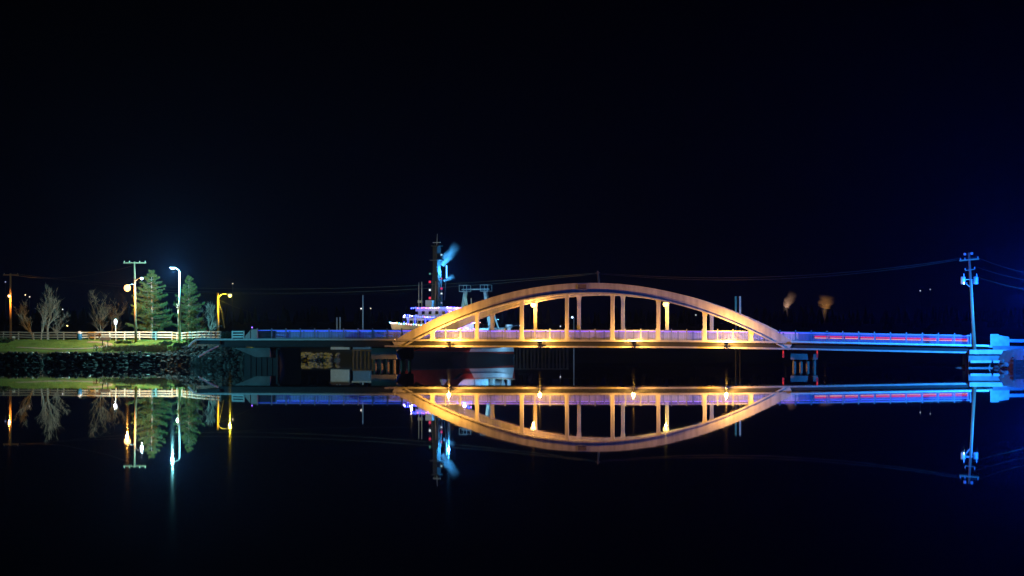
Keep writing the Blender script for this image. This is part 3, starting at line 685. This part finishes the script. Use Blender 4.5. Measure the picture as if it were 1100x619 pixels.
wharf('dark low wharf with pale piles beside the left pier', 378, 402, 330, 1.7, 6, False)
yr = MB()
for _ in range(90):
    x = rnd.uniform(atx(316,326), atx(362,326)); rock_mesh(yr, (x, 326+rnd.uniform(0,4), rnd.uniform(.0,1.1)), rnd.uniform(.2,.5), rnd)
struct(yr.build('riprap', mat('yellow_rock',(.34,.30,.22),.9,scale=2)), 'stuff')
Y = 352; b = Vector((atx(366,Y), Y, 1.6)); H_ = empty('shed', b, 0, 'small brown-roofed shed beyond the left railing with two vent pipes', 'shed')
MB().box(-1.6,1.6,-1.5,1.5,-.2,2.3).build('wall', WHITE, H_)
rf = MB().loft([[(-1.9,-1.8,2.25),(1.9,-1.8,2.25),(1.9,1.8,2.25),(-1.9,1.8,2.25)],[(-1.0,-.1,3.2),(1.0,-.1,3.2),(1.0,.1,3.2),(-1.0,.1,3.2)]]).build('roof', ROOF, H_)
for px in (361.8,365.2): x = atx(px,Y-1)-b.x; MB().tube([(x,-1,2.4),(x,-1,at(px,341,Y).z-b.z)], .13, 8).build('vent_pipe', GALV, H_)
MB().box(2.2,5.2,-1.4,1.4,-.2,2.1).build('annex', mat('blue_wall',(.2,.3,.38),.7), H_); MB().box(2.0,5.4,-1.6,1.6,2.105,2.3).build('annex_roof', GALV, H_)
Y = 352; b = Vector((atx(389.8,Y), Y, 1.6)); P = empty('flag_pole', b, 0, 'tall thin blue-lit pole with a small white lamp beyond the left railing', 'pole')
MB().tube([(0,0,0),(0,0,at(0,317,Y).z-b.z)], [.14,.09], 8).build('pole', GALV, P); 
l1 = rel(388,331.6,Y-.4,b); MB().bar((0,0,l1.z+.1), l1+Vector((0,0,.1)), .06).build('arm', GALV, P); MB().ball(l1, .13).build('bulb', glow('fw',(1,.95,.9),1.5), P)
# dock lamp beyond the ship
Y = 372; b = Vector((atx(616.5,Y), Y, 1.0)); P = empty('dock_lamp', b, 0, 'blue-white dock lamp seen through the middle of the arch', 'street lamp')
h = at(0,341,Y).z-b.z
MB().tube([(0,0,-2.6),(0,0,h)], [.14,.08], 8).build('pole', GALV, P)
MB().lathe([(.05,.3),(.2,.25),(.24,.1)], (-.3,0,h)).build('hood', GALV, P); MB().ball((-.3,0,h+.02), .17).build('bulb', glow('dock',(.5,.7,1),6), P)
MB().bar((0,0,h+.27),(-.3,0,h+.29),.06).build('arm', GALV, P)
# small far lights on the hillside
spots = [(5.8,303,(.4,.5,1),.5,'bluish far lamp high left of the T crossarm pole'), (27.2,317,(1,.7,.4),1.2,'far lamp right of the T crossarm pole, upper one'), (31.8,319,(.9,.8,.7),.8,'far lamp right of the T crossarm pole, lower one'),
         (67.3,332.5,(.9,.9,1),.7,'faint far lamp above the low bare tree'), (72.3,350,(1,.62,.2),3.0,'yellow far lamp low behind the bare trees'), (250,304.8,(1,.8,.6),1.0,'tiny far light above the yellow lamp'), (398.2,331.4,(.9,.8,.7),.6,'faint far lamp right of the thin blue pole'),
         (602,350.6,(.8,.8,1),.7,'faint far lamp low between the arch hangers'), (988.5,312.5,(.6,.7,1),.5,'faint far light left of the right pole, brighter one'), (999.3,311,(.6,.7,1),.3,'faint far light left of the right pole, dimmer one'), (747.5,338.5,(.8,.9,1),.5,'faint far light below the right side of the arch')]
for px, py, c, s, lb in spots:
    Y = 860; p = at(px, py, Y); hz = -1+(ridge(p.x)-3)*sst(800,940,Y); hgt = max(p.z-hz, 2)
    P = empty('far_lamp', (p.x, Y, hz-.2), 0, lb, 'street lamp', 'lamps on the far hill')
    MB().tube([(0,0,0),(0,0,hgt)], .12, 5).build('pole', BLK, P); MB().ball((0,0,hgt+.2), .28, 8, 5).build('bulb', glow('far_'+lb, c, s*1.6), P)
wd_ = MB()
for _ in range(900):
    x = rnd.uniform(-420, 420); Y = rnd.uniform(900, 990); z = -1+(ridge(x)-3)*sst(800,940,Y)*(.75+.25*math.cos((Y-940)/140)); h = rnd.uniform(4,8.5)
    wd_.lathe([(h*.2,0),(h*.22,h*.15),(h*.12,h*.5),(h*.02,h)], (x,Y,z-.5), 5)
struct(wd_.build('far_wood', mat('far_conifer',(.02,.03,.015),.95)), 'stuff')
# steam plumes over the ridge, lit by works lamps at the stack mouths
def steam_mat(name, c, dens, nscale=2.2):
    # object space: z runs -1 (mouth) to 1 (tip); thin at the mouth, wider and thinner upwards
    m = bpy.data.materials.new(name); m.use_nodes = True; n = m.node_tree; n.nodes.clear(); L_ = n.links.new
    def math_(op, a, b=None, clamp=False):
        q = n.nodes.new('ShaderNodeMath'); q.operation = op; q.use_clamp = clamp
        for i_, x_ in enumerate((a, b)):
            if x_ is None: continue
            if hasattr(x_, 'node'): L_(x_, q.inputs[i_])
            else: q.inputs[i_].default_value = x_
        return q.outputs[0]
    o = n.nodes.new('ShaderNodeOutputMaterial'); v = n.nodes.new('ShaderNodeVolumePrincipled'); v.inputs['Color'].default_value = (*c, 1)
    t = n.nodes.new('ShaderNodeTexCoord'); s_ = n.nodes.new('ShaderNodeSeparateXYZ'); L_(t.outputs['Object'], s_.inputs[0])
    nz = n.nodes.new('ShaderNodeTexNoise'); nz.inputs['Scale'].default_value = nscale; nz.inputs['Detail'].default_value = 4; L_(t.outputs['Object'], nz.inputs['Vector'])
    wob = math_('MULTIPLY', math_('SUBTRACT', nz.outputs['Fac'], .5), .9)
    X_, Y_, Z_ = s_.outputs[0], s_.outputs[1], s_.outputs[2]
    rho = math_('ADD', math_('SQRT', math_('ADD', math_('MULTIPLY', X_, X_), math_('MULTIPLY', Y_, Y_))), wob)
    rz = math_('ADD', math_('MULTIPLY', Z_, .22), .66)
    side = math_('SUBTRACT', 1.0, math_('DIVIDE', rho, rz), True)
    fade = math_('MULTIPLY', math_('SUBTRACT', 1.0, Z_), .5, True); fade = math_('POWER', fade, 1.6)
    L_(math_('MULTIPLY', math_('MULTIPLY', side, fade), dens), v.inputs['Density']); L_(v.outputs[0], o.inputs['Volume']); return m
def steam(name, label, group, a, b2, wid, m):
    a = Vector(a); b2 = Vector(b2); d = b2-a
    o = MB().lathe([(.6,-1),(1,-.6),(1,.6),(.7,1)], n=14).build(name, m); o.location = (a+b2)/2; o.scale = (wid/2, wid/2, d.length/2)
    o.rotation_euler = d.to_track_quat('Z', 'Y').to_euler(); return tag(o, label, 'steam', group)
def plume(px, py, Y, wpx, hpx, drift, c, lc, pw, lb, base_z):
    p = at(px, py, Y); k = Y/FPX; W_, Hh = wpx*k, hpx*k
    steam('steam_plume', lb, 'steam plumes on the far hill', p, p+Vector((drift*k, 0, Hh)), W_*1.5, steam_mat('steam_'+lb[:9], c, 1.6))
    K = empty('factory_stack', (p.x, p.y, base_z), 0, 'stack under the '+lb, 'chimney', 'stacks below the far steam'); h = p.z-base_z
    MB().lathe([(W_*.30,0),(W_*.22,h-.6),(W_*.26,h-.4),(W_*.26,h-.25)], n=12).build('shaft', BLK, K)
    MB().ball((-W_*.1,-W_*.55,h-.2), .12, 8, 5).build('works_lamp', glow('wl',(1,.8,.5),1), K)
    lamp('works_light', (-W_*.1,-W_*.75,h+.2), lc, pw, .3, K)
plume(844, 330, 1010, 11, 17, 9, (.95,.85,.8), (1,.62,.42), 1500, 'pale pinkish steam plume above the far ridge', 2)
plume(886, 331.5, 1010, 17, 15, 2, (.95,.8,.6), (1,.50,.14), 1300, 'orange steam plume above the far ridge', 2)

# ------------------------------------------------------------------ ship
TH = R(28); SX, SY = -10.0, 334.0
ship = empty('moored_ship', (SX, SY, 0), -(math.pi/2+TH), 'moored ship with cream bow, red hull and blue fairy lights behind the bridge', 'ship')
LH, BM = 16.5, 4.4
def half(x, f): # half beam at station x, f: 0 at keel .. 1 at deck
    q = (x+LH)/(2*LH); b_ = BM*min(1, (.72+.28*sst(0,.25,q)))*(1-sst(.62,1.0,q)**1.3)
    flare = 1 if q < .6 else (.55+.45*f)
    return max(b_*flare*(.86+.14*f), .04)
def sheer(x): q = (x+LH)/(2*LH); return 3.1+.25*(1-sst(0,.3,q))+2.35*sst(.60,.74,q)+.35*sst(.8,1,q)
def rake(x, z): return x+(.0 if x < 6 else (z-1)*.45*sst(6, LH, x))
N = 30; st_ = [-LH+2*LH*i/N for i in range(N+1)]
def hull_band(z0f, z1f, name, m, steps=3, off=0):
    mb = MB()
    for sgn in (1,-1):
        rings = []
        for x in st_:
            r_ = []
            for j in range(steps+1):
                z = z0f(x)+(z1f(x)-z0f(x))*j/steps; f = max(0,min(1,z/sheer(x))); r_.append((rake(x,z), sgn*(half(x,f)+off), z))
            rings.append(r_ if sgn == 1 else r_[::-1])
        mb.loft(rings, False, False)
    # transom
    x = -LH; zs = [z0f(x), z1f(x)]; mb.add([(x,-half(x,.2),zs[0]),(x,half(x,.2),zs[0]),(x,half(x,1),zs[1]),(x,-half(x,1),zs[1])], [(0,1,2,3)])
    return mb.build(name, m, ship, True)
hull_band(lambda x: -1.2, lambda x: .95+.02*(x+LH), 'boot_top', BOOT, 2)
def redtop(x): return sheer(x)-.1 if x < 4 else 4.35+.15*sst(5,LH,x)
hull_band(lambda x: .95+.02*(x+LH), lambda x: min(redtop(x), sheer(x)-.05), 'hull', REDH, 4)
hull_band(lambda x: min(redtop(x), sheer(x)-.05), lambda x: sheer(x), 'bulwark', CREAM, 2)
MB().loft([[(x, half(x,1)-.05, min(sheer(x)-1.0, 3.0)) , (x, -half(x,1)+.05, min(sheer(x)-1.0,3.0))] for x in st_ if x < 8], False, False).build('main_deck', STEELD, ship)
MB().loft([[(x, half(x,1)*.9, 5.0) , (x, -half(x,1)*.9, 5.0)] for x in st_ if x > 5], False, False).build('forecastle_deck', STEELD, ship)
# blue-white floodlight on the aft hull, painted as a pale patch
hull_band(lambda x: 1.35, lambda x: 1.36 if not (-15.5 < x < 1) else sheer(x)-.25, 'lit_hull_patch', SHIPW, 3, .04)
pat = MB()
# superstructure
def house(x0, x1, hw, z0, z1, name='deckhouse', m=SHIPW, nwin=6):
    h_ = MB().loft([[(x0,-hw,z0),(x1,-hw*.92,z0),(x1,hw*.92,z0),(x0,hw,z0)],[(x0+.05,-hw,z1),(x1-.25,-hw*.9,z1),(x1-.25,hw*.9,z1),(x0+.05,hw,z1)]]).build(name, m, ship)
    for i in range(nwin):
        x = x0+(x1-x0)*(i+.6)/(nwin+.3); zc = z0+(z1-z0)*.62
        MB().box(x-.2, x+.2, hw*.965, hw*.965+.2, zc-.22, zc+.28).build('window', GLASS, h_)
    for i in range(5):
        y = -hw*.8+hw*1.6*i/4; zc = z0+(z1-z0)*.62
        MB().box(x1-.2, x1+.05, y-.22, y+.22, zc-.22, zc+.28).build('window', GLASS, h_)
    MB().box(x0-.3, x1+.25, -hw-.2, hw+.2, z1+.005, z1+.12).build('roof_deck', m, h_); return h_
house(-1.5, 8.2, 3.5, 3.0, 6.1, nwin=9); house(-.5, 6.6, 3.1, 6.23, 8.4, 'wheelhouse', nwin=8)
house(9.0, 11.2, 1.9, 5.0, 6.7, 'bow_house', nwin=2)
MB().box(5.5,6.3,-1.0,.2,8.53,9.6).build('locker', SHIPW, ship)
# dark tall mast with platforms
mx_ = 4.4
mm = MB()
for y in (-.55,.55):
    for x in (-.5,.5): mm.tube([(mx_+x*1.1,y*1.2,8.5),(mx_+x*.45,y*.45,18.6)], [.16,.10], 6)
for i in range(9):
    z = 9.2+i*1.05; q = 1.1-(z-8.5)/10.1*.65; 
    for sg in (1,-1):
        mm.bar((mx_-.5*q, sg*.55*q, z), (mx_+.5*q, sg*.55*q, z+.8), .09); mm.bar((mx_+sg*.5*q, -.55*q, z), (mx_+sg*.5*q, .55*q, z+.8), .09)
mm.build('mast', STEELD, ship)
MB().box(mx_-.6,mx_+.6,-.4,.4,8.55,18.2).build('mast_casing', mat('mast_black',(.025,.025,.028),.6), ship)
MB().box(mx_-.8,mx_+.8,-.9,.9,16.0,16.14).build('mast_platform', STEELD, ship); MB().box(mx_-.7,mx_+.7,-.7,.7,18.3,18.42).build('mast_platform', STEELD, ship)
MB().tube([(mx_,0,18.4),(mx_,.1,20.3)], [.09,.04], 6).build('top_pole', GALV, ship)
MB().bar((mx_,-.7,18.9),(mx_,.7,18.9),.14).build('radar', SHIPW, ship)
MB().tube([(mx_+.9,.2,8.5),(mx_+.1,.15,17.2)], .1, 6).build('stay_pole', WOODL, ship)
for i, (z, c, sd) in enumerate(((13.9,(.2,.7,.6),-1),(12.6,(1,.05,.12),-1),(11.3,(.8,.9,1),-1),(10.0,(1,.06,.15),-1),(8.9,(.5,.5,1),-1),(13.1,(.9,.1,.25),1),(11.5,(.9,.05,.2),1),(10.7,(.9,.95,1),1),(9.2,(.6,.6,1),1),(16.9,(.6,.9,1),1))):
    # signal lights on short brackets either side of the mast
    y = sd*(1.15 if sd < 0 else 1.0)
    MB().bar((mx_+.2, 0, z), (mx_+.2, y, z), .06).build('light_bracket', STEELD, ship)
    sz_ = (.1,.13,.11,.14,.08,.1,.12,.09,.08,.1)[i]; MB().box(mx_+.12,mx_+.34,y-sz_,y+sz_,z-sz_*1.3,z+sz_*1.3).build('signal_light', glow('sig%d' % i, c, (.4,.7,1.2,.9,.4,.5,.8,1.0,.5,.7)[i]), ship)
# bright blue lamp tubes beside the mast lighting the exhaust
MB().tube([(mx_-.8,1.35,13.2),(mx_-.8,1.35,15.2)], .09, 6).build('blue_tube_light', glow('bluetube', (.12,.5,1), 4.5), ship)
MB().tube([(mx_-.6,1.05,9.6),(mx_-.7,1.3,13.1)], .05, 5).build('tube_bracket', STEELD, ship)
lamp('blue_mast_light', (mx_-.8,1.75,14.3), (.05,.42,1), 6500, .1, ship)
# antennas
for x, y, zt in ((6.0,-2.4,12.5),(5.9,-1.9,12.6)): MB().tube([(x,y,8.5),(x,y,zt)], [.1,.05], 6).build('antenna', GALV, ship)
MB().box(5.7,6.2,-2.5,-1.8,9.2,9.6).build('antenna_box', GALV, ship)
# stern gantry (A-frame)
gm = mat('gantry_paint', (.26,.30,.28), .6, scale=2, var=.4)
gx = -8.4
for sg in (1,-1):
    MB().loft([[(gx-.35,sg*3.3-.3,2.9),(gx+.35,sg*3.3-.3,2.9),(gx+.35,sg*3.3+.3,2.9),(gx-.35,sg*3.3+.3,2.9)],[(gx-.28,sg*1.9-.25,11.3),(gx+.28,sg*1.9-.25,11.3),(gx+.28,sg*1.9+.25,11.3),(gx-.28,sg*1.9+.25,11.3)]]).build('gantry_leg', gm, ship)
    MB().box(gx-.75,gx+.75,sg*2.0-.75,sg*2.0+.75,11.305,11.45).build('platform', gm, ship)
    rl = MB()
    for x in (-.7,.7):
        for y in (-.7,.7): rl.bar((gx+x,sg*2+y,11.45),(gx+x,sg*2+y,12.4),.07)
        rl.bar((gx+x,sg*2-.7,12.4),(gx+x,sg*2+.7,12.4),.07)
    for y in (-.7,.7): rl.bar((gx-.7,sg*2+y,12.4),(gx+.7,sg*2+y,12.4),.07)
    rl.build('platform_rail', gm, ship)
    MB().bar((gx-.3,sg*2.0,10.6),(gx-4.2,sg*3.0,3.0),.22).build('gantry_brace', gm, ship)
MB().bar((gx,-2.6,11.7),(gx,2.6,11.7),.2).build('gantry_beam', gm, ship)
MB().tube([(-13.8,-1.5,4.4),(-13.8,2.2,4.4)], 1.0, 14).build('winch_drum', GALV, ship)
MB().lathe([(.35,0),(.35,2.2),(.6,2.5),(.6,2.9)], (-15.3,2.6,3.0), 10).build('winch_post', GALV, ship)
MB().box(-6.6,-2.2,-2.6,3.4,3.0,5.2).build('aft_house', mat('aft_blue',(.45,.62,.68),.6,scale=1.5,var=.4), ship)
for x, zt in ((-3.2,9.4),(-5.5,10.2)): MB().tube([(x,.8,5.2),(x,.8,zt)], [.13,.09], 6).build('derrick_post', WOODL, ship)
# exhaust steam by the mast
steam('exhaust_steam', 'blue-lit steam drifting right from the ship mast', 'steam by the ship mast', at(474.5, 285, 332.6), at(492, 261, 332.6), 2.6, steam_mat('ship_steam', (.9,.95,1), 2.2))
steam('exhaust_steam', 'small low wisp of blue-lit steam beside the ship mast', 'steam by the ship mast', at(476, 302, 332.6), at(489, 296, 332.6), 1.3, steam_mat('ship_steam_low', (.9,.95,1), 2.0))
# fairy lights
def light_string(pts, n, cols, r=.095, sag=.12):
    tot = [0]
    for a, b2 in zip(pts, pts[1:]): tot.append(tot[-1]+(Vector(b2)-Vector(a)).length)
    sets = {}
    for i in range(n):
        d = tot[-1]*i/(n-1); j = 0
        while j < len(tot)-2 and d > tot[j+1]: j += 1
        q = (d-tot[j])/max(tot[j+1]-tot[j], 1e-6); p = Vector(pts[j]).lerp(Vector(pts[j+1]), q)
        p.z += -sag*math.sin(math.pi*((i*.27) % 1)); sets.setdefault(rnd.choice(cols), []).append(p)
    for c, ps in sets.items():
        m = MB()
        for p in ps: m.ball(p, r, 6, 4)
        m.build('light_string', glow('fl_%s' % c, FC[c], FS[c]), ship)
FC = {'blue': (.03,.05,1), 'violet': (.30,.08,1), 'white': (.75,.72,1), 'cyan': (.15,.75,1), 'pink': (1,.4,.6), 'gold': (1,.75,.2)}
FS = {'blue': 20, 'violet': 14, 'white': 7, 'cyan': 8, 'pink': 5, 'gold': 5}
cv = ['blue','blue','violet','violet','white','pink','blue']
cw = ['white','violet','blue','white','pink','cyan']
light_string([(6.8,3.3,8.45),(-.8,3.3,8.45)], 26, cv); light_string([(6.8,3.3,8.45),(6.8,-3.3,8.45)], 18, cv)
light_string([(8.4,3.7,6.15),(-1.5,3.7,6.15)], 26, ['blue','cyan','violet','white']); light_string([(8.4,3.7,6.15),(8.4,-3.7,6.15)], 18, ['blue','cyan','violet','white'])
light_string([(8.4,3.75,5.2),(-1.5,3.75,5.2)], 22, ['blue','violet','white']); light_string([(6.8,3.35,7.9),(-.8,3.35,7.7)], 14, ['violet','blue','gold'])
light_string([(7.2,3.3,7.0),(-1,3.3,7.0)], 14, ['cyan','blue'])
light_string([(rake(x,sheer(x)), half(x,1)+.06, sheer(x)+.15) for x in st_ if x > 5], 30, cw+['cyan','gold']); light_string([(rake(x,sheer(x)), -half(x,1)-.06, sheer(x)+.15) for x in st_ if x > 9], 16, cw)
light_string([(9.0,2.2,6.9),(11.5,2.0,6.9),(14.6,.2,7.2),(11.5,-2.0,6.9),(9,-2.2,6.9)], 34, ['blue','blue','violet','white'])
for xx, yy in ((11.5,2.0),(14.6,.2),(11.5,-2.0),(13.1,1.1),(13.1,-1.1)): MB().tube([(xx,yy,5.0),(xx,yy,6.95)], .05, 5).build('rail_stanchion', STEELD, ship)
for xx, yy in ((11.5,2.0),(13.1,1.1),(10.2,2.1),(14.2,.4)): light_string([(xx,yy+.05,6.8),(xx,yy+.05,5.9)], 5, ['blue'], .06, 0)
# amber deck lamp over the bow, added violet lamp for the fairy-light wash
bl = at(425, 341, 313); MBl = MB().ball((0,0,0), .1)
lamp('bow_deck_light', (LH+1.2,3.2,7.4), (1,.72,.25), 420, .1, ship)
lamp('fairy_wash_fill', (5.0,5.4,7.3), (.22,.14,1), 900, .2, ship)
def fill_light(pos, foot, c, pw, nm):  # boom lamps added to brighten the hull and aft deck
    p = Vector(pos); MB().bar(foot, p+Vector((0,0,.2)), .09).build('light_boom', STEELD, ship)
    MB().lathe([(.06,.25),(.2,.2),(.22,.06)], p, 8).build('light_hood', STEELD, ship)
    MB().ball(p+Vector((0,0,.08)), .1, 8, 5).build('fill_light', glow(nm, c, 4), ship)
    lamp(nm, p-Vector((0,0,.05)), c, pw, .14, ship)
fill_light((-6.0,5.6,6.6), (-6.0,3.3,5.1), (.12,.55,1), 1800, 'deck_fill_light')
fill_light((-11.0,7.0,5.6), (-8.4,3.1,5.0), (.25,.62,1), 2200, 'side_fill_light')
fill_light((2.0,6.6,6.0), (2.0,3.5,6.0), (1,.45,.4), 700, 'amidships_fill_light')
fill_light((-6.2,.6,9.0), (-8.2,1.9,9.5), (.55,.9,.8), 700, 'gantry_fill_light')

# ------------------------------------------------------------------ right bank bits
x = atx(1094.5, 201); B = empty('timber_crib', (x, 201, 0), 0, 'dark red-brown timber crib in the rocks at the right edge', 'crib')
for i in range(4): MB().box(-.75,.9,-.6,.6,-.3+i*.32,-.02+i*.32).build('beam', mat('crib_timber',(.12,.05,.035),.9,scale=2), B)
for xx in (-.6,.75): MB().box(xx-.1,xx+.1,-.72,-.605,-.3,1.05).build('post', TIMB, B)
F = empty('guard_rail', bw(bt(1083.5), .5, dz(42)-.05), -A, 'pale steel guard rail running off the right edge beyond the end block', 'guard rail')
for i in range(4): MB().box(i*2.0,i*2.0+.1,.06,.16,-.3,.75).build('post', GALV, F)
MB().loft([[(-.1,-.03,.42),(-.1,.05,.5),(-.1,-.03,.58),(-.1,.05,.66),(-.1,-.03,.74),(-.1,.058,.7),(-.1,.058,.46)],[(7.5,-.03,.30),(7.5,.05,.38),(7.5,-.03,.46),(7.5,.05,.54),(7.5,-.03,.62),(7.5,.058,.58),(7.5,.058,.34)]]).build('beam', GALV, F)

# ------------------------------------------------------------------ night air
hz = MB().box(-670, 670, -55, 1400, -2.6, 45).build('haze', None); struct(hz, 'stuff')
hm = bpy.data.materials.new('night_haze'); hm.use_nodes = True; n = hm.node_tree; n.nodes.clear()
o = n.nodes.new('ShaderNodeOutputMaterial'); v = n.nodes.new('ShaderNodeVolumePrincipled')
v.inputs['Color'].default_value = (.30, .42, 1, 1); v.inputs['Density'].default_value = .000055; v.inputs['Anisotropy'].default_value = .8
n.links.new(v.outputs[0], o.inputs['Volume']); hz.data.materials.append(hm)
